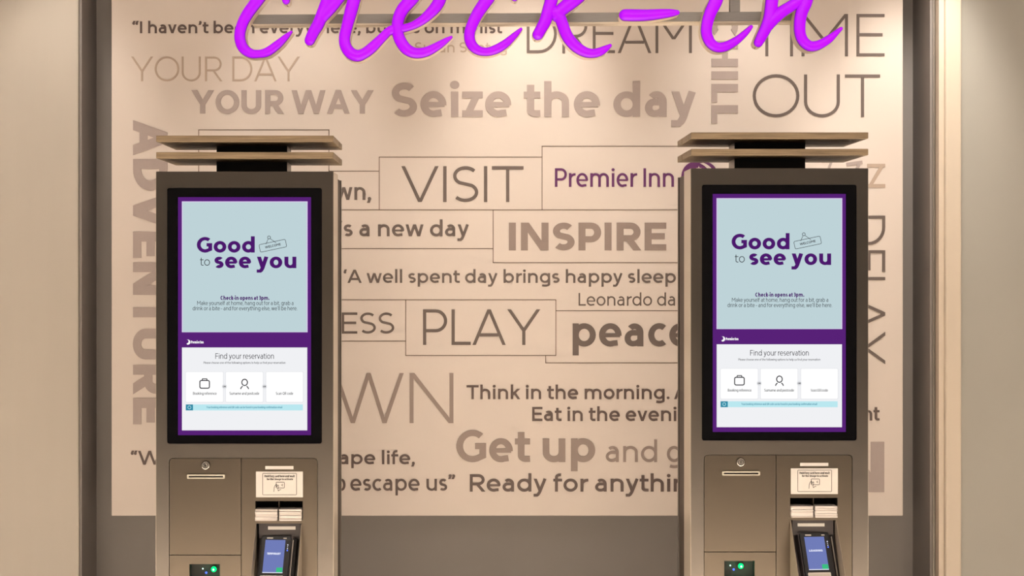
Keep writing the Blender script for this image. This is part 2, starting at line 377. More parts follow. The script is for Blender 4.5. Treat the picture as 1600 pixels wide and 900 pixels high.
# grey lining of the alcove and its corner beads
sbox('trim_1', xl, xl+.003, YA-.002, YW, 0, TOP, m='edge')
sbox('trim_2', xl+.003, xl+.010, YA+.004, YW, 0, TOP, m='wall')
xr2 = (1469-CX)*YA/F
sbox('trim_3', xr-.010, xr, YA+.004, YW, 0, TOP, m='wall')
sbox('trim_4', xr-.003, xr+.002, YA-.002, YA+.004, 0, TOP, m='edge')
sbox('trim_5', xr, xr2, YA+.006, YW, 0, TOP, m='groove')
YT = 4.34; xa = (1469-CX)*YT/F; xb = (1503-CX)*YT/F; xm = (1477-CX)*YT/F
sbox('trim_6', xa, xm, YT+.012, YW, 0, TOP, m='cream_trim')
o = MB().box(xm, xb, YT, YW, 0, TOP).build('trim_7', M['cream_trim'], bevel=.006, segs=3); struct(o)
sbox('wall_right', xb, 3.4, YT+.03, YW+.1, 0, TOP, m='sage')

# ------------------------------------------------------------------ printed wall panel with raised lettering
px0, _ = at(174, 0, YP); px1, pz0 = at(1411, 806, YP); pz1 = 2.66
panel = tag(empty('wall_panel', ((px0+px1)/2, YP, pz0)), 'large cream wall panel covered in raised brown slogans behind the kiosks', 'wall panel')
PX, PZ = (px0+px1)/2, pz0
bd = MB().box(px0-PX, px1-PX, 0, .028, 0, pz1-pz0).build('board', M['panel'], panel, bevel=.0025, segs=2)
bt = MB(); 
for x in (px0-PX+.06, px1-PX-.10): bt.box(x, x+.04, .028, YW-YP, .08, pz1-pz0-.05)
bt.build('mounting_batten', M['groove'], panel)
def onpanel(u, v, d): x, z = at(u, v, YP); return (x-PX, -d, z-PZ)
def rotcw(pivx, pivy):    # text turned a quarter clockwise: run goes down the photo, capitals point right
    return lambda u, v, d: onpanel(pivx-v, pivy+u, d)
def phrase(txt, x0, x1, base, cap, stem, m, depth=.004, place=onpanel, **k):
    col = {'dark': 'dark brown', 'mid': 'brown', 'taupe': 'taupe', 'pale': 'pale mauve', 'faint': 'faint beige', 'purple': 'purple'}[m]
    if cap < 30 and stem > 3.5: stem *= .86; k['vstem'] = stem*.92
    res = text_objs(txt, x0, x1, base, cap, stem, place, depth*.36, **k)
    ph = empty('lettering', (0, 0, 0), panel); ph['label'] = '%s raised lettering reading %s' % (col, txt)
    # origin of the phrase at its first letter
    v0 = res[0][1][0]; ph.location = v0
    for ch, V, Fc in res:
        o = obj('letter', [(x-v0[0], y-v0[1], z-v0[2]) for x, y, z in V], Fc, M[m], ph); fixn(o)
    return ph
P = phrase
P('“I haven’t been everywhere, but it’s on my list”', 207, 795, 52, 18.5, 4.0, 'dark')
P('Susan Sontag', 648, 792, 82, 16, 2.3, 'faint', .003)
P('YOUR DAY', 205, 468, 127, 38.5, 3.0, 'faint', .005)
P('YOUR WAY', 299, 584, 177.5, 36.5, 8.2, 'pale', .006, vstem=7)
P('Seize the day', 611, 1088, 182.5, 53, 11.5, 'pale', .006, vstem=10)
P('DREAM', 823, 1081, 83, 60, 4.4, 'mid')
P('TIME', 1170, 1382, 88, 66, 4.6, 'mid')
P('OUT', 1176, 1375, 183, 66.5, 4.8, 'mid')
P('own,', None, 580, 312.5, 27, 5.2, 'mid', sx=.98)
P('VISIT', 627, 818, 315.7, 56, 5.2, 'mid')
P('Premier Inn', 867, 1053, 292, 29, 4.6, 'purple')
P('’s a new day', 529, 733, 369.3, 25.2, 5.2, 'mid')
P('INSPIRE', 795, 1041, 391.3, 43.4, 11, 'taupe', .003, vstem=9.5)
P('‘A well spent day brings happy sleep', 537, 1056, 442, 20.5, 4.1, 'mid')
P('Leonardo da', 904, 1055, 477.6, 19.8, 2.4, 'mid', .003)
P('ESS', 534, 616, 521.3, 33, 3.8, 'mid', .003)
P('PLAY', 661, 844, 539, 55.6, 5.0, 'mid')
P('peace', 894.7, 1081, 541.3, 48.5, 9.5, 'mid', vstem=8.6)
P('WN', 521, 708.5, 661, 78, 6.2, 'taupe', .006)
P('Think in the morning.', 729, 1046, 623.6, 21.7, 4.4, 'dark', .006)
P('A', 1053, 1073, 623.6, 21.7, 4.4, 'dark', .006)
P('Eat in the eveni', 831.5, 1056.5, 657.8, 21.8, 4.4, 'dark', .006)
P('Get up', 713, 930, 721.8, 49.5, 10.5, 'taupe', .006, vstem=9.2)
P('and', 946.5, 1026.5, 721.8, 33.5, 4.4, 'taupe', .006)
P('go', 1042, 1092, 721.8, 33.5, 4.4, 'taupe', .006)
P('ape life,', 530, 648, 725.3, 21, 4.3, 'dark', .006)
P('to', 519, 540, 766.7, 25, 4.4, 'dark', .006)
P('escape us”', 547.5, 711, 766.7, 25, 4.4, 'dark', .006)
P('Ready for anythin', 734, 1073, 768, 27, 5.4, 'dark', .006)
P('“W', 204.5, 252, 726, 21.5, 4.2, 'dark', .005)
P('nt', 1349, 1374, 657, 22, 4.4, 'dark', .006)
P('ADVENTURE', 0, 476, 0, 54, 15.3, 'pale', .006, place=rotcw(208, 187), vstem=13)
P('CHILL', 0, 171, 0, 41.5, 12.5, 'pale', .006, place=rotcw(1111.5, 22), vstem=9)
P('DELAY', 0, 232, 0, 52, 4.8, 'mid', .005, place=rotcw(1331, 337), )
P('Z', 1355, 1383, 293, 37, 5.4, 'faint', .005)
def tilted(cx, cy, a):
    return lambda u, v, d: onpanel(cx+(u*cos(a)-v*sin(a)), cy+(u*sin(a)+v*cos(a)), d)
P('Z', 0, 25, 0, 34, 5.4, 'pale', .005, place=tilted(1327, 288, radians(-8)))
P('Z', 0, 20, 0, 28, 4.6, 'pale', .005, place=tilted(1287, 278.5, radians(-8)))
P('N', 1303, 1381.5, 769, 78.5, 21, 'pale', .006, vstem=19)
# fine outline boxes
for (a, b, c, d) in ((310.5, 203, 514, 203), (310.5, 203, 310.5, 300), (514, 203, 514, 267.5), (514, 267.5, 592.5, 267.5), (592.5, 245.5, 592.5, 328), (592.5, 245.5, 847, 245.5),
        (847, 228.5, 847, 328), (847, 228.5, 1160, 228.5), (470, 328, 1160, 328), (770.5, 328, 770.5, 410.5), (770.5, 410.5, 1130, 410.5), (470, 388.5, 770.5, 388.5),
        (470, 468.5, 868.5, 468.5), (634, 468.5, 634, 555.5), (470, 533, 634, 533), (634, 555.5, 868.5, 555.5), (868.5, 468.5, 868.5, 555.5), (868.5, 485.5, 1130, 485.5),
        (852.5, 555.5, 852.5, 567), (852.5, 567, 1130, 567)):
    p0 = onpanel(a, b, 0); p1 = onpanel(c, d, 0); t = .0011
    x0, x1 = sorted((p0[0], p1[0])); z0, z1 = sorted((p0[2], p1[2]))
    MB().box(x0-t, x1+t, -.0009, .001, z0-t, z1+t).build('outline_strip', M['line'], panel)
# moon badge beside the purple words
def blob(cx, cy, rx, ry, e=2.6, n=36, m0=0): 
    return [(cx+rx*(abs(cos(t))**(2/e))*(1 if cos(t) >= 0 else -1), cy+ry*(abs(sin(t))**(2/e))*(1 if sin(t) >= 0 else -1)) for t in [2*pi*i/n for i in range(n)]]
def flat(pts, d0, d1, name, m, parent, place):
    V = [place(u, v, d1) for u, v in pts]+[place(u, v, d0) for u, v in pts]; k = len(pts)
    Fc = [tuple(range(k)), tuple(range(2*k-1, k-1, -1))]+[(i, k+i, k+(i+1) % k, (i+1) % k) for i in range(k)]
    o = obj(name, V, Fc, M[m], parent); fixn(o); return o
badge = flat(blob(1093, 283, 29, 31), 0, .004, 'moon_badge', 'purple', panel, onpanel); badge['label'] = 'purple rounded badge with a cream crescent and star'
cres = [(1089+30*cos(radians(a)), 284+31*sin(radians(a))) for a in range(-72, 61, 6)]+[(1082+30*cos(radians(a)), 284+31*sin(radians(a))) for a in range(58, -69, -6)]
flat(cres, .004, .0055, 'crescent', 'panel', badge, onpanel)
star = [(1091.5+(4.6 if i % 2 == 0 else 1.9)*sin(pi*i/5), 264-(4.6 if i % 2 == 0 else 1.9)*cos(pi*i/5)) for i in range(10)]
flat(star, .004, .0055, 'star', 'panel', badge, onpanel)

# ------------------------------------------------------------------ illuminated script sign
YS = 3.93; YB = YS+.047
sx0, sz0 = at(820, 22, YS)
sign = tag(empty('illuminated_sign', (sx0, YS, sz0)), 'glowing purple script check-in sign hung on a grey bar over both kiosks', 'sign')
def onsign(u, v): x, z = at(u, v, YS); return (x-sx0, z-sz0)
def catmull(P, step=2.5):
    out = []; n = len(P)
    for i in range(n-1):
        p0, p1, p2, p3 = P[max(0, i-1)], P[i], P[i+1], P[min(n-1, i+2)]
        m = max(2, int(math.hypot(p2[0]-p1[0], p2[1]-p1[1])/step))
        for j in range(m):
            t = j/m; out.append([.5*((2*b)+(-a+c)*t+(2*a-5*b+4*c-d)*t*t+(-a+3*b-3*c+d)*t**3) for a, b, c, d in zip(p0, p1, p2, p3)])
    out.append(list(P[-1])); return out
def sweep(P, prof, V, Fc):
    """prof: list of (s, y): s in -1..1 across (times radius, may exceed 1), y depth as function of local scale"""
    T = []
    for i in range(len(P)):
        a = P[max(0, i-1)]; b = P[min(len(P)-1, i+1)]; dx, dz = b[0]-a[0], b[1]-a[1]; l = math.hypot(dx, dz) or 1; T.append((dx/l, dz/l))
    rings = []
    x, z, r = P[0]; tx, tz = T[0]
    for a in (86, 68, 50, 32, 15): k = radians(a); rings.append((x-tx*r*sin(k), z-tz*r*sin(k), r*cos(k), tx, tz, cos(k)))
    for (x, z, r), (tx, tz) in zip(P, T): rings.append((x, z, r, tx, tz, 1))
    x, z, r = P[-1]; tx, tz = T[-1]
    for a in (15, 32, 50, 68, 86): k = radians(a); rings.append((x+tx*r*sin(k), z+tz*r*sin(k), r*cos(k), tx, tz, cos(k)))
    n0 = len(V); m = len(prof)
    for x, z, r, tx, tz, c in rings:
        for s, yf in prof: V.append((x-tz*r*s, yf(r, c), z+tx*r*s))
    for i in range(len(rings)-1):
        for j in range(m-1): a = n0+i*m+j; Fc.append((a, a+1, a+m+1, a+m))
    return n0, m, len(rings)
def tube(strokes, name, label):
    Vf, Ff, Vr, Fr = [], [], [], []
    for st in strokes:
        P = []
        for u, v, r in catmull(st): x, z = onsign(u, v); P.append((x, z, r*YS/F))
        # domed lit face
        prof = [(sin(radians(a)), (lambda r, c, a=a: -.0-(.55*r+.002)*(cos(radians(a))**.9)*c)) for a in (-90, -75, -58, -40, -20, 0, 20, 40, 58, 75, 90)]
        prof = [(-1, lambda r, c: .004)]+prof+[(1, lambda r, c: .004)]
        sweep(P, prof, Vf, Ff)
        Q = [(x, z, r+.0007) for x, z, r in P]
        sweep(Q, [(-1, lambda r, c: .038), (-1, lambda r, c: .003), (1, lambda r, c: .003), (1, lambda r, c: .038), (-1, lambda r, c: .038)], Vr, Fr)
    ox, oz = onsign(*strokes[0][0][:2])
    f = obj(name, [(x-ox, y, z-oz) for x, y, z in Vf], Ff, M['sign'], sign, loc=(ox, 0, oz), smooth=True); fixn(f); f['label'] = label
    r = obj('letter_return', [(x-ox, y, z-oz) for x, y, z in Vr], Fr, M['acrylic'], f); fixn(r)
C1 = [(447, 1, 6), (444, -12, 8), (432, -22, 8.5), (418, -17, 8.5), (403, 0, 9.3), (388, 20, 9.2), (378.5, 38, 8.6), (374.6, 57, 8.6), (379.5, 74, 8.4), (391, 83, 7.4), (404, 84.2, 6.4), (418, 81, 7.2), (434, 69.5, 6.6), (447, 57.5, 4.6), (455, 50, 2.2)]
H1 = [(484, 63, 8.2), (490, 50, 9), (498, 36, 9.5), (508, 10, 9.5), (519, -22, 9.5), (533, -62, 9), (546, -100, 8)]
H2 = [(499, 34, 8), (507, 22, 10), (518, 10, 10), (534, -8, 9), (548, -18, 8.5), (555, -10, 9.5), (552, 4, 10), (547.5, 21, 9.8), (542.5, 40, 9), (538.5, 58, 8.8), (540, 72, 9), (548, 83, 9.3), (558.6, 87, 9.3), (569, 83.5, 8.4), (580, 75.5, 8.4), (594, 62, 7.4), (607, 49, 6.6), (616, 44, 6)]
E1 = [(607, 49, 6.4), (624, 45.5, 6.4), (642, 41, 6.2), (656, 34, 7), (667.5, 25, 8), (680, 12, 9.2), (688, -2, 9.5), (690, -20, 9), (680, -32, 8.5), (663, -24, 9), (644, -2, 10), (629, 15, 9.8), (622, 32, 9.2), (621.5, 51, 9), (627, 66, 9.2), (637, 78, 9), (651, 83, 8.3), (667.5, 80.3, 7.7), (686, 70.5, 6.2), (699, 62, 4), (705, 58, 2.2)]
C2 = [(804, -3, 5), (802, -14, 7.5), (792, -22, 8.5), (777, -18, 9), (761, 0, 9.8), (747, 20, 9.4), (738.5, 37, 8.8), (733.5, 53, 8.5), (736, 68, 8.3), (746, 78, 7.4), (760, 81, 6.6), (775, 77, 7.2), (790, 68, 6.6), (805, 54.5, 4.6), (814, 45.5, 2.4)]
K1 = [(840.5, 54, 8.6), (846, 44, 9), (853, 30, 9.8), (861, 2, 9.8), (871, -30, 9.4), (884, -66, 9), (896, -100, 8)]
K2 = [(928, -40, 8), (922, -22, 9.5), (907, -8, 10.5), (893, 3, 11), (877, 16, 10), (871, 26, 9)]
K3 = [(867, 18, 9), (875, 28, 9.3), (879, 38, 9.2), (886, 56, 9.2), (898, 71, 9), (912, 80.5, 8.2), (925, 83.5, 7.2), (937, 81, 6.8), (947, 75.5, 5), (953.5, 71, 2.6)]
HY = [(976.5, 23.6, 9.3), (990, 23.8, 9.5), (1010, 23.6, 9.0), (1032, 21.8, 7.8), (1050, 20.2, 6), (1058, 19.6, 4)]
I1 = [(1126, -28, 9), (1123, -12, 9.8), (1118.5, 2, 10.2), (1110, 20, 9.6), (1105, 37, 9), (1104, 52, 8.8), (1109.5, 66, 8.4), (1119.5, 73.5, 7.9), (1132, 73, 7.6), (1149, 64.5, 6.4), (1163, 53, 5), (1173.5, 42, 3)]
I2 = [(1136, -62, 8), (1141, -66, 8)]
N1 = [(1185, 66.5, 7.2), (1190, 57, 8.4), (1197, 43, 9.2), (1203, 26, 10), (1206, 2, 10), (1209, -18, 9), (1212, -30, 7)]
N2 = [(1194, 50, 7), (1204, 34, 10), (1213, 25, 10), (1224, 17, 9.2), (1240, 7, 8.8), (1254, -3, 9), (1261, -6, 9.5), (1259, 4, 10), (1252.5, 20, 9.6), (1249.5, 37, 9.2), (1250.5, 54, 8.8), (1256.5, 66, 8.5), (1267, 72.3, 8.2), (1281, 69.5, 7.2), (1296, 60.5, 6.2), (1308, 50, 4), (1314.5, 44.5, 2.6)]
for st, lb in (([C1], 'c'), ([H1, H2], 'h'), ([E1], 'e'), ([C2], 'second c'), ([K1, K2, K3], 'k'), ([HY], 'hyphen'), ([I1, I2], 'i'), ([N1, N2], 'n')):
    tube(st, 'script_letter', 'glowing purple script letter '+lb if lb != 'hyphen' else 'glowing purple hyphen')
def sb(u, v, Y): x, z = at(u, v, Y); return (x-sx0, z-sz0)
# bar: slightly out of level, fixed behind the letters
y0 = YB-.009-YS; y1 = y0+.022
A = [sb(395, 22.8, YS+y0), sb(1246, 17.8, YS+y0), sb(1246, 32.2, YS+y0), sb(395, 37.2, YS+y0)]
MB().prism(A, y0, y1).build('mounting_bar', M['bar'], sign, bevel=.001)
Lp = [sb(395, 37.2, YS+y0), sb(1246, 32.2, YS+y0), sb(1246, 34.8, YS+y0), sb(395, 39.8, YS+y0)]
MB().prism([(x, z-.0002) for x, z in Lp], y0+.002, y1+.02).build('bar_lit_underside', M['lit_underside'], sign)  # underside of the bar as a strip, bounce light painted in as cream
for (ua, ub) in ((1141, 1156.5), (505, 520)):
    a = sb(ua, 18.5, YS+y0); b = sb(ub, 18.5, YS+y0)
    if ua == 505: a = (a[0], a[1]+.05); b = (b[0], b[1]+.05)
    MB().box(a[0], b[0], y0+.001, y1-.001, a[1] if ua != 505 else a[1]-.05, TOP-sz0).build('hanger_post', M['bar'], sign, bevel=.001)

# ------------------------------------------------------------------ kiosks
PXM = .0016; YK = 3.68
def kiosk(u0, v0, label, k):
    """u0,v0: photo position of the top-left corner of the front face"""
    zt = CAMZ-(v0-CY)*PXM; xc = (u0+138.3-CX)*PXM; hw = 138.3*PXM
    root = tag(empty('check_in_kiosk', (xc, YK, 0)), label, 'kiosk', 'check-in kiosks')
    X = lambda u: u*PXM-hw
    Z = lambda v: zt-v*PXM
    def box(name, m, ua, ub, va, vb, d0, d1, parent=root, **kw): return MB().box(X(ua), X(ub), d0, d1, Z(vb), Z(va)).build(name, M[m], parent, **kw)
    # feet and housing
    for sx in (-1, 1):
        for yy in (.05, .19): MB().disc(0, 0, .018, -.018, .018).build('foot', M['black'], root, loc=(sx*.17, yy, .018))
    zb = .036
    # front shell as a frame: a screen opening and a door opening
    sh = MB(); D0, D1 = 0, .112
    W1 = 276.6
    for a in ((0, 17, 0, 1040), (259, W1, 0, 1040), (17, 259, 0, 25.5), (17, 259, 425.5, 447.5)):
        sh.box(X(a[0]), X(a[1]), D0, D1, max(Z(a[3]), zb), Z(a[2]))
    sh.box(X(17), X(20), D0, D1, zb, Z(447.5)); sh.box(X(252.5), X(259), D0, D1, zb, Z(447.5)); sh.box(X(20), X(252.5), D0, D1, zb, Z(960))
    sh.build('housing', M['bronze'], root)
    for s in (0, W1):          # side skins, reflected panel light put into their pale colour; small top chamfer
        pts = [(.0015, Z(0)-.004), (.006, Z(0)-.0005), (.110, Z(0)-.0005), (.112, Z(0)-.004), (.112, zb), (.0015, zb)]
        xx = X(s); e = -.0012 if s == 0 else .0012
        V = [(xx, y, z) for y, z in pts]+[(xx+e, y, z) for y, z in pts]; n = len(pts)
        o = obj('side_panel', V, [tuple(range(n)), tuple(range(2*n-1, n-1, -1))]+[(i, (i+1) % n, n+(i+1) % n, n+i) for i in range(n)], M['bronze_sheen'], root); fixn(o)
    box('rear_housing', 'darkside', 2, 274.6, 4.5, 1040, .125, .232, bevel=.002)
    box('rear_panel', 'bronze', 0.5, 276, 4.5, 1040, .233, .247)
    MB().box(X(10), X(266), .112, .125, zb, Z(10)).build('joint_spacer', M['seam'], root)
    for ux, sx_, uz, sz_ in ((17, 1, 25.5, 1), (259, -1, 25.5, 1), (17, 1, 425.5, -1), (259, -1, 425.5, -1)):
        x, z = X(ux), Z(uz); r3 = 4*PXM
        MB().prism([(x, z)]+[(x+sx_*(r3-r3*cos(radians(18*i))), z-sz_*(r3-r3*sin(radians(18*i)))) for i in range(6)], -.0002, .02).build('corner_fillet', M['bronze'], root)
    # door surface: doors over a dark recess
    m = MB()
    for a in ((20, 24, 447.5, 960), (248, 252.5, 447.5, 960), (130, 136, 447.5, 742), (20, 134, 596, 603), (20, 252.5, 737, 745), (20, 252.5, 447.5, 452), (20, 252.5, 955, 960)):
        m.box(X(a[0]), X(a[1]), .0115, .014, Z(a[3]), Z(a[2]))
    m.build('seam_backing', M['seam'], root)
    def door(ua, ub, va, vb, rc, name, holes=()):
        r = 6*PXM; x0, x1, z0, z1 = X(ua), X(ub), Z(vb), Z(va)
        if not holes:
            pts = []
            for (cx, cz, a0, on) in ((x1, z1, 0, 'r' in rc), (x0, z1, 90, 'l' in rc), (x0, z0, 180, False), (x1, z0, 270, False)):
                if on:
                    ccx = cx-r if a0 == 0 else cx+r; ccz = cz-r
                    pts += [(ccx+r*cos(radians(a0+90*i/6)), ccz+r*sin(radians(a0+90*i/6))) for i in range(7)]
                else: pts.append((cx, cz))
            return MB().prism(pts, .0006, .011).build(name, M['bronze_door'], root)
    door(20.9, 132.4, 448.4, 598.8, 'l', 'access_door')
    # filled corners outside the rounded doors
    rr = 6.8*PXM
    for ux, sg in ((20, 1), (252.5, -1)):
        x, z = X(ux), Z(447.5); arcp = [(x+sg*(rr-rr*cos(radians(15*i))), z-rr+rr*sin(radians(15*i))) for i in range(7)]
        MB().prism([(x, z)]+arcp, 0, .011).build('corner_fillet', M['bronze'], root)
    # lower left door with scanner window
    wx0, wx1, wv0, wv1 = (52, 99.5, 613.5, 650)
    m = MB()
    for a in ((20.9, wx0, 600.0, 740), (wx1, 132.4, 600.0, 740), (wx0, wx1, 600.0, wv0), (wx0, wx1, wv1, 740)): m.box(X(a[0]), X(a[1]), .0006, .011, Z(a[3]), Z(a[2]))
    m.build('scanner_door', M['bronze_door'], root)
    # lower plinth doors, down to the base
    box('plinth_panel', 'bronze_door', 21.2, 251.7, 741.5, 958.5, .0006, .011)
    # right door with card pocket and terminal opening
    cp = (155, 229, 515, 545); to = (155, 227.5, 550, 700)
    m = MB()
    r = 6*PXM
    pts = [(X(251.7), Z(cp[2])), (X(251.7), Z(448.4)-r)]+[(X(251.7)-r+r*cos(radians(15*i)), Z(448.4)-r+r*sin(radians(15*i))) for i in range(1, 7)]+[(X(133.4), Z(448.4)), (X(133.4), Z(cp[2]))]
    m.prism(pts, .0006, .011)
    for a in ((133.4, cp[0], cp[2], 740), (cp[1], 251.7, cp[2], 740), (cp[0], cp[1], cp[3], to[2]), (to[1], cp[1], to[2], 740), (to[0], to[1], to[3], 740)): m.box(X(a[0]), X(a[1]), .0006, .011, Z(a[3]), Z(a[2]))
    m.build('service_door', M['bronze_door'], root)
    # recess liners
    def liner(name, a, depth, mm):
        b = MB(); t = .0015; x0, x1, z1, z0 = X(a[0]), X(a[1]), Z(a[2]), Z(a[3])
        b.box(x0-t, x1+t, depth, depth+t, z0-t, z1+t); b.box(x0-t, x0, .011, depth, z0, z1); b.box(x1, x1+t, .011, depth, z0, z1)
        b.box(x0-t, x1+t, .011, depth, z1, z1+t); b.box(x0-t, x1+t, .011, depth, z0-t, z0); return b.build(name, M[mm], root)
    # ---- screen
    zz = lambda v: Z(v)
    gl = MB().prism(rrect(X(17.2), X(258.8), Z(425.3), Z(25.7), 3.2*PXM), .0012, .02).build('screen', M['glass'], root); gl['label'] = 'black glass touchscreen showing the welcome page'
    L = [0]
    def lay(u, v, d): return (X(u), .0012-d, Z(v))
    def rect(name, mm, ua, ub, va, vb, d, rr=0):
        pts = [(ua, va), (ub, va), (ub, vb), (ua, vb)] if not rr else [(u, v) for u, v in rrect(ua, ub, va, vb, rr)]
        V = [lay(u, v, d) for u, v in pts]; o = obj(name, V, [tuple(range(len(pts)))], M[mm], gl); return o
    rect('display_border', 's_purple', 34, 242, 40, 412, .0003)
    rect('welcome_page_edge', 's_edge', 40.0, 236.5, 46.6, 251.2, .0004)
    rect('welcome_page', 's_blue', 41.3, 235.2, 47.8, 250.6, .0005)
    rect('reservation_page', 's_white', 40.2, 236, 275, 404.5, .0005)
    def T(txt, x0, x1, base, cap, stem, mm, d=.0008, name='display_text', parent=gl, place=lay, **kw):
        V, Fc = join(text_objs(txt, x0, x1, base, cap, stem, place, d, **kw)); return obj(name, V, Fc, M[mm], parent)
    T('Good', 63.5, 154, 126.6, 24.2, 6.0, 's_violet', vstem=5.2)
    T('to', 68.5, 84, 147, 13, 1.1, 's_ink')
    T('see you', 91, 219, 151, 24.2, 6.2, 's_violet', vstem=4.9)
    T('Check-in opens at 3pm.', 100.5, 177, 200.6, 6.4, 1.4, 's_violet')
    T('Make yourself at home, hang out for a bit, grab a', 64, 214.5, 208.6, 6.2, .62, 's_ink')
    T('drink or a bite - and for everything else, we’ll be here.', 57, 220.5, 216.8, 6.2, .62, 's_ink')
    # hanging welcome plate drawing
    tw = radians(-12)
    def tp(u, v, d): a, b = u*cos(tw)-v*sin(tw), u*sin(tw)+v*cos(tw); return lay(182.3+a, 116+b, d)
    def loop(pts, t, mm, name, place, closed=True, d=.0008):
        Lx, Rx = ribbon(pts, t, t, closed); V = [place(u, v, d) for u, v in Lx+Rx]; n = len(Lx)
        return V, [(i, (i+1) % n, n+(i+1) % n, n+i) for i in range(n if closed else n-1)]
    def loops(name, mm, items):
        V, Fc = join([(0,)+loop(p, t, mm, name, pl, c) for p, t, pl, c in items]); return obj(name, V, Fc, M[mm], gl)
    loops('plate_drawing', 's_ink', [(rrect(-21, 21, -6, 6, 2), .38, tp, True), (arc(176.3, 103, 2.3, 2.3, 0, 330, 11), .4, lay, True),
                                       ([(175, 105.2), (171.5, 113.5)], .35, lay, False), ([(178, 104.8), (187.5, 111.5)], .35, lay, False)])
    T('WELCOME', -12.5, 12.5, 1.8, 3.6, .7, 's_ink', place=tp)
    # badge and header
    cr = [(49.5+4*cos(radians(a)), 266.6+4*sin(radians(a))) for a in range(-110, 111, 20)]+[(47.6+3*cos(radians(a)), 265.6+3*sin(radians(a))) for a in range(90, -91, -20)]
    obj('moon_logo', [lay(u, v, .0008) for u, v in cr], [tuple(range(len(cr)))], M['s_card'], gl)
    T('Premier Inn', 54.5, 74, 268.6, 4.2, .8, 's_card')
    T('Find your reservation', 92.5, 184, 292.6, 8.6, .85, 's_ink')
    T('Please choose one of the following options to help us find your reservation', 74, 202, 300.4, 3.4, .42, 's_ink')
    for i, (ua, ub) in enumerate(((46.4, 104.4), (109, 166.6), (172, 229.2))):
        rect('option_card_edge', 's_grey', ua-.8, ub+.8, 312.6, 360.9, .0006, 1.6)
        rect('option_card', 's_card', ua, ub, 313.3, 360, .0007, 1.4)
    for u in (106.6, 169.2):
        o = obj('divider_disc', [lay(u+4*cos(2*pi*i/18), 336+4*sin(2*pi*i/18), .0008) for i in range(18)], [tuple(range(18))], M['s_grey'], gl)
        T('OR', u-2.3, u+2.3, 337.4, 2.8, .6, 's_ink', d=.00079+.0001)
    T('Booking reference', 57.5, 94.5, 348.8, 4.3, .55, 's_ink', d=.00095)
    T('Surname and postcode', 114.5, 161, 348.8, 4.3, .55, 's_ink', d=.00095)
    T('Scan QR code', 187, 214, 348.8, 4.3, .55, 's_ink', d=.00095)
    lay2 = lambda u, v, d: lay(u, v, .00095)
    loops('option_icon', 's_ink', [(rrect(68.2, 83.2, 326.5, 338.6, 2.5), .8, lay2, True), ([(71.8, 326.5), (72.4, 323.9), (79, 323.9), (79.6, 326.5)], .7, lay2, False)])
    loops('option_icon', 's_ink', [(arc(138.2, 329.5, 4.4, 4.9, 0, 340, 15), .8, lay2, True), (arc(138.2, 341, 6.3, 6.2, -170, -118, 5), .8, lay2, False), (arc(138.2, 341, 6.3, 6.2, -62, -10, 5), .8, lay2, False)])
    rect('notice_bar', 's_cyan', 57.5, 229.2, 364, 373.3, .0007)
    rect('notice_icon', 's_teal', 46.2, 57.5, 364, 373.3, .0007)
    loops('notice_icon_mark', 's_cyan', [(arc(51.9, 368.6, 2.4, 2.4, 0, 340, 12), .4, lay2, True)])
    T('Your booking reference and QR code can be found in your booking confirmation email', 78.5, 197, 369.9, 3.2, .42, 's_teal', d=.0009)
    # ---- lock, slot
    lk = MB().disc(X(77.5), Z(459), 7.2*PXM, -.002, .004).build('lock_bezel', M['seam'], root)
    MB().disc(X(77.5), Z(459), 6.2*PXM, -.0045, .003, 24).build('lock_barrel', M['chrome'], lk, bevel=.001)
    MB().box(X(77.5)-.0012, X(77.5)+.0012, -.0048, -.004, Z(459)-.0035, Z(459)+.0035).build('keyhole', M['blackmatte'], lk)
    loopc = MB().frame([(X(77.5)+4.4*PXM*cos(t), Z(459)+4.4*PXM*sin(t)) for t in [2*pi*i/20 for i in range(20)]], [(X(77.5)+3.7*PXM*cos(t), Z(459)+3.7*PXM*sin(t)) for t in [2*pi*i/20 for i in range(20)]], -.0049, -.004)
    loopc.build('lock_ring', M['greyblack'], lk)
    sl = MB().frame(rrect(X(48.5), X(107.5), Z(479.8), Z(473.2), 1.6*PXM), rrect(X(51), X(105), Z(477.9), Z(475.3), .8*PXM), -.0035, .002).build('card_slot', M['silver'], root)
    MB().box(X(49), X(107), -.0008, .0008, Z(479.4), Z(473.6)).build('slot_opening', M['blackmatte'], sl)
    # ---- label strips and notice
    box('label_strip', 'white', 170.5, 214.5, 460.2, 465.2, -.0004, .0008)
    pl = box('notice_plate', 'white', 156, 229.3, 468.8, 508.9, -.0012, .0008); pl['label'] = 'white plastic notice with a hand and card drawing'
    lp = lambda u, v, d: (X(u), -.0012-d, Z(v))
    def loopsp(name, items, parent=pl, mm='ink'):
        V, Fc = join([(0,)+loop(p, t, mm, name, lp, c, .0004) for p, t, c in items]); obj(name, V, Fc, M[mm], parent)
    loopsp('printed_border', [(rrect(166.5, 219.5, 471.5, 505, 1), .35, True)])
    T('Hold key card here and wait', 169.5, 216.5, 477.6, 3.6, .75, 'ink', d=.0005, name='printed_text', parent=pl, place=lp)
    T('for the image to activate', 173, 214, 482, 3.2, .7, 'ink', d=.0005, name='printed_text', parent=pl, place=lp)
    loopsp('printed_hand', [(rrect(187.5, 200.5, 485.3, 494.3, 1.2), .4, True), ([(198, 488.2), (196.3, 489.8), (198, 491.4)], .4, False),
        ([(184, 500.3), (184.4, 494), (186, 490.2), (188.3, 488.4), (188.6, 493)], .4, False), ([(188.6, 493), (190.5, 489.6), (191.6, 491), (190.2, 496), (191, 499)], .4, False), ([(191, 499), (193.5, 496.8), (195.6, 497)], .4, False)])
    # ---- card pocket
    pk = liner('card_pocket', cp, .045, 'blackmatte')
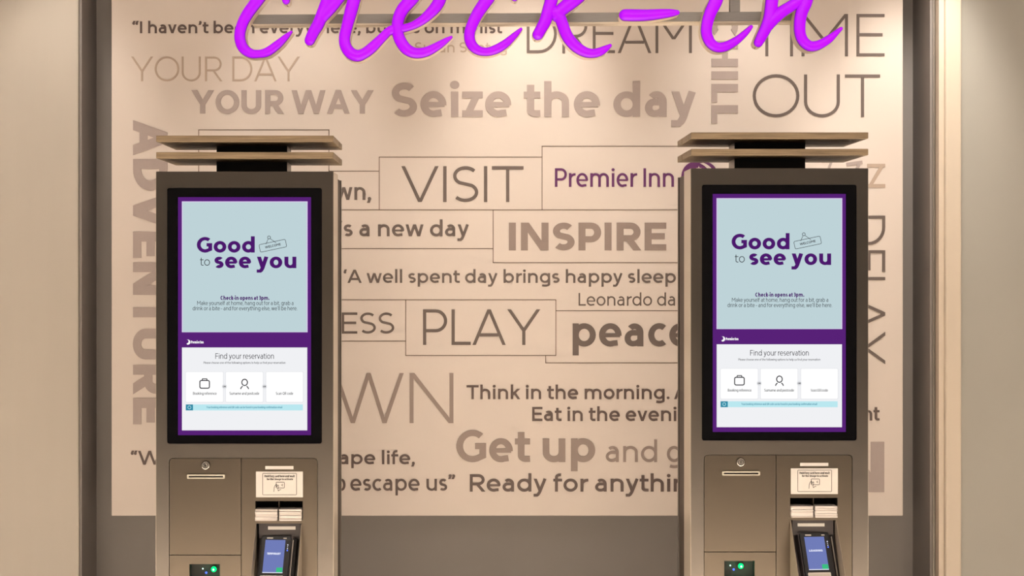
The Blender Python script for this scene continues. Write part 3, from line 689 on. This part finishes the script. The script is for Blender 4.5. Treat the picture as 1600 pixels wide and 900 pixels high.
    box('pocket_divider', 'darkside', 191.2, 192.2, 515, 545, .002, .045, pk)
    lb = ['left', 'right']; ORD = ['topmost', 'second from top', 'third from top', 'fourth from top', 'middle', 'fourth from bottom', 'third from bottom', 'second from bottom', 'bottom']
    side = 'left' if k == 0 else 'right'
    for j, (ua, ub) in enumerate(((155.2, 190.6), (192.4, 228.2))):
        n = 9; t = .0032
        zf = Z(545)
        for i in range(n):
            dx = random.uniform(-.0006, .0006); dy = random.uniform(-.002, .001)
            x0, x1 = X(ua), X(ub); w = (x1-x0)/2-.0005; xm_ = (x0+x1)/2
            r_ = .003; out = rrect(-w, w, -.02, .02, r_, 3)
            V = [(a, b, z) for z in (0, t*.86) for a, b in out]; kk = len(out)
            Fc = [tuple(range(kk-1, -1, -1)), tuple(range(kk, 2*kk))]+[(q, (q+1) % kk, kk+(q+1) % kk, kk+q) for q in range(kk)]
            c = obj('key_card', V, Fc, M['card'] if (i*7+j) % 4 else M['card2'], loc=(xc+xm_+dx, YK+.0125+dy, zf+i*t))
            if k == 0: c.location.x -= .0006
            tag(c, '%s white key card in the %s stack of the %s kiosk pocket' % (ORD[n-1-i], lb[j], side), 'card', 'key cards in the %s stack of the %s kiosk' % (lb[j], side))
    # ---- terminal recess with flared cheeks
    tr = liner('terminal_recess', to, .06, 'greyblack')
    box('label_strip', 'white', 174 if k == 0 else 168, 217 if k == 0 else 210, 555.5, 560.5, .009, .0105, tr)
    MB().box(X(160), X(224), .0106, .0125, Z(574), Z(551)).build('recess_header', M['greyblack'], tr)
    for u, s in ((to[0], 1), (to[1], -1)):
        pr = .092; ye = 628
        pts = [(.011, Z(550.5)), (0, Z(550.5)), (-pr, Z(ye)), (-pr, Z(ye+18)), (.011, Z(700))]
        xx = X(u); t = .0018*s; n = len(pts)
        V = [(xx, y, z) for y, z in pts]+[(xx+t, y, z) for y, z in pts]
        o = obj('cheek_panel', V, [tuple(range(n)), tuple(range(2*n-1, n-1, -1))]+[(i, (i+1) % n, n+(i+1) % n, n+i) for i in range(n)], M['cheek'], root); fixn(o)
    # ---- scanner
    sc = liner('scanner_recess', (wx0, wx1, wv0, wv1), .05, 'black')
    MB().box(X(wx0), X(wx1), .024, .03, Z(wv1), Z(wv0)).build('scanner_glass', M['blackmatte'], sc)
    du = (0, 0) if k == 0 else (-1.5, -.5)
    gx, gz = X((88.5 if k == 0 else 79.5)), Z(623.3)
    def ball(name, r, mm, x, y, z, parent):
        V = []; Fc = []; a = 10; b = 7
        for i in range(b+1):
            for q in range(a): th = pi*i/b; ph = 2*pi*q/a; V.append((r*sin(th)*cos(ph), r*sin(th)*sin(ph), r*cos(th)))
        for i in range(b):
            for q in range(a): Fc.append((i*a+q, i*a+(q+1) % a, (i+1)*a+(q+1) % a, (i+1)*a+q))
        return obj(name, V, Fc, M[mm], parent, loc=(x, y, z), smooth=True)
    g = ball('green_lamp', .0072, "led_green", gx, .015, gz, sc); ball('lamp_core', .0026, 'led_core', 0, -.0058, 0, g)
    ball('blue_lamp', .0030, 'led_blue', gx-(.0195 if k == 0 else .0175), .017, gz-.009, sc)
    ball('blue_lamp', .0018, 'led_core', gx-(.028 if k == 0 else .026), .017, gz+.001, sc)
    l = lamp('scanner_glow', 'POINT', (xc+gx, YK+.004, gz), .045, (.05, 1, .45), shadow_soft_size=.004)
    # ---- topper: black neck and four oak planks
    nu0, nu1 = 80, 193.3   # neck, centred
    zn = Z(-56*1.0)
    MB().box(X(81.5), X(195.1), .118, .125, Z(0), Z(-47)).build('neck_front', M['neck'], root)
    MB().box(X(81.5), X(195.1), .125, .205, Z(0), Z(-47)).build('neck', M['neckside'], root)
    for tier, (va, vb) in enumerate(((-56.2, -46.4), (-30.4, -20.6))):
        for y0_, y1_, e in ((-.001, .155, 0), (.163, .243, 2)):
            if k == 0: y1b = y1_
            MB().box(X(0), X(277), y0_, y1_, Z(vb), Z(va)).build('plank', M['wood'], root, bevel=.0012, segs=2)
    # ---- payment terminal resting in the recess
    tx = X(193); tz = Z(569.5)
    tm = tag(empty('card_terminal', (xc+X(192 if k == 0 else 197), YK+.006, tz)), 'black card payment terminal with lit blue screen in the %s kiosk' % side, 'card terminal', 'card payment terminals')
    tm.rotation_euler = (radians(-28), 0, radians(-4 if k == 0 else 5))
    # local frame: x right, z up the tilted face, y into the face
    u = PXM
    w1, w0 = 19*u, -27.5*u
    MB().prism(rrect(w0, w1, -150*u, 0, 3*u, 4), 0, .024).build('body', M['black'], tm, bevel=.0015)
    MB().prism(rrect(w0-.003, w1+.003, -152*u, 2*u, 3.5*u, 4), .006, .030).build('body_rim', M['greyblack'], tm)
    MB().box(-12*u, 6*u, .029, .083, -62*u, -32*u).build('mount_arm', M['blackmatte'], tm)
    s_ = MB().box(-21*u, 10.5*u, -.0008, .001, -59*u, -7.2*u).build('screen', M['t_blue'], tm)
    ps = lambda a, v, d: (a*u, -.0008-d, -v*u)
    def TT(txt, x0, x1, base, cap, stem, mm, nm, parent):
        V, Fc = join(text_objs(txt, x0, x1, base, cap, stem, ps, .0005)); obj(nm, V, Fc, M[mm], parent)
    TT('TEMPORARY' if k == 0 else 'LOADING', -16.5, 5, 31, 3.2, .9, 't_white', 'display_text', s_)
    MB().box(.5*u, 10*u, -.0014, .0008, -59*u, -51.5*u).build('green_key', M['t_green'], s_)
    MB().box(-21*u, 10.5*u, -.0012, .0008, -60*u, -59*u).build('screen_edge', M['t_white'], s_)
    MB().box(-19*u, -9.5*u, -.0006, .001, -5.2*u, -3.2*u).build('logo_mark', M['white'], tm)
    MB().box(7*u, 12*u, -.0006, .001, -5.2*u, -3.6*u).build('logo_mark', M['white'], tm)
    for v, rr in ((15, .9), (18, .6), (21, .8), (24, 1.1)):
        MB().disc(14.8*u, -v*u, rr*u, -.0008, .001, 10).build('indicator_light', M['t_white'] if v != 24 else M['led_blue'], tm)
    fr = MB().frame(rrect(-24*u, 12*u, -80*u, -64.5*u, 1.4*u), rrect(-22.3*u, 10.3*u, -78*u, -66.2*u, 1*u), -.003, .001).build('card_reader_frame', M['white'], tm)
    MB().box(-22.3*u, 10.3*u, -.0008, .001, -78*u, -66.2*u).build('card_reader_slot', M['card2'], fr)
    sw = MB().box(21.5*u, 28*u, .004, .028, -120*u, -3*u).build('swipe_reader', M['blackmatte'], tm, bevel=.001)
    MB().box(22*u, 23.3*u, -.0005, .004, -118*u, -7*u).build('swipe_guide', M['edge'], sw)
    return root
kiosk(244, 268, 'left bronze self check-in kiosk with lit touchscreen under the sign letters c and h', 0)
kiosk(1079.7, 263, 'right bronze self check-in kiosk with lit touchscreen under the sign letters i and n', 1)
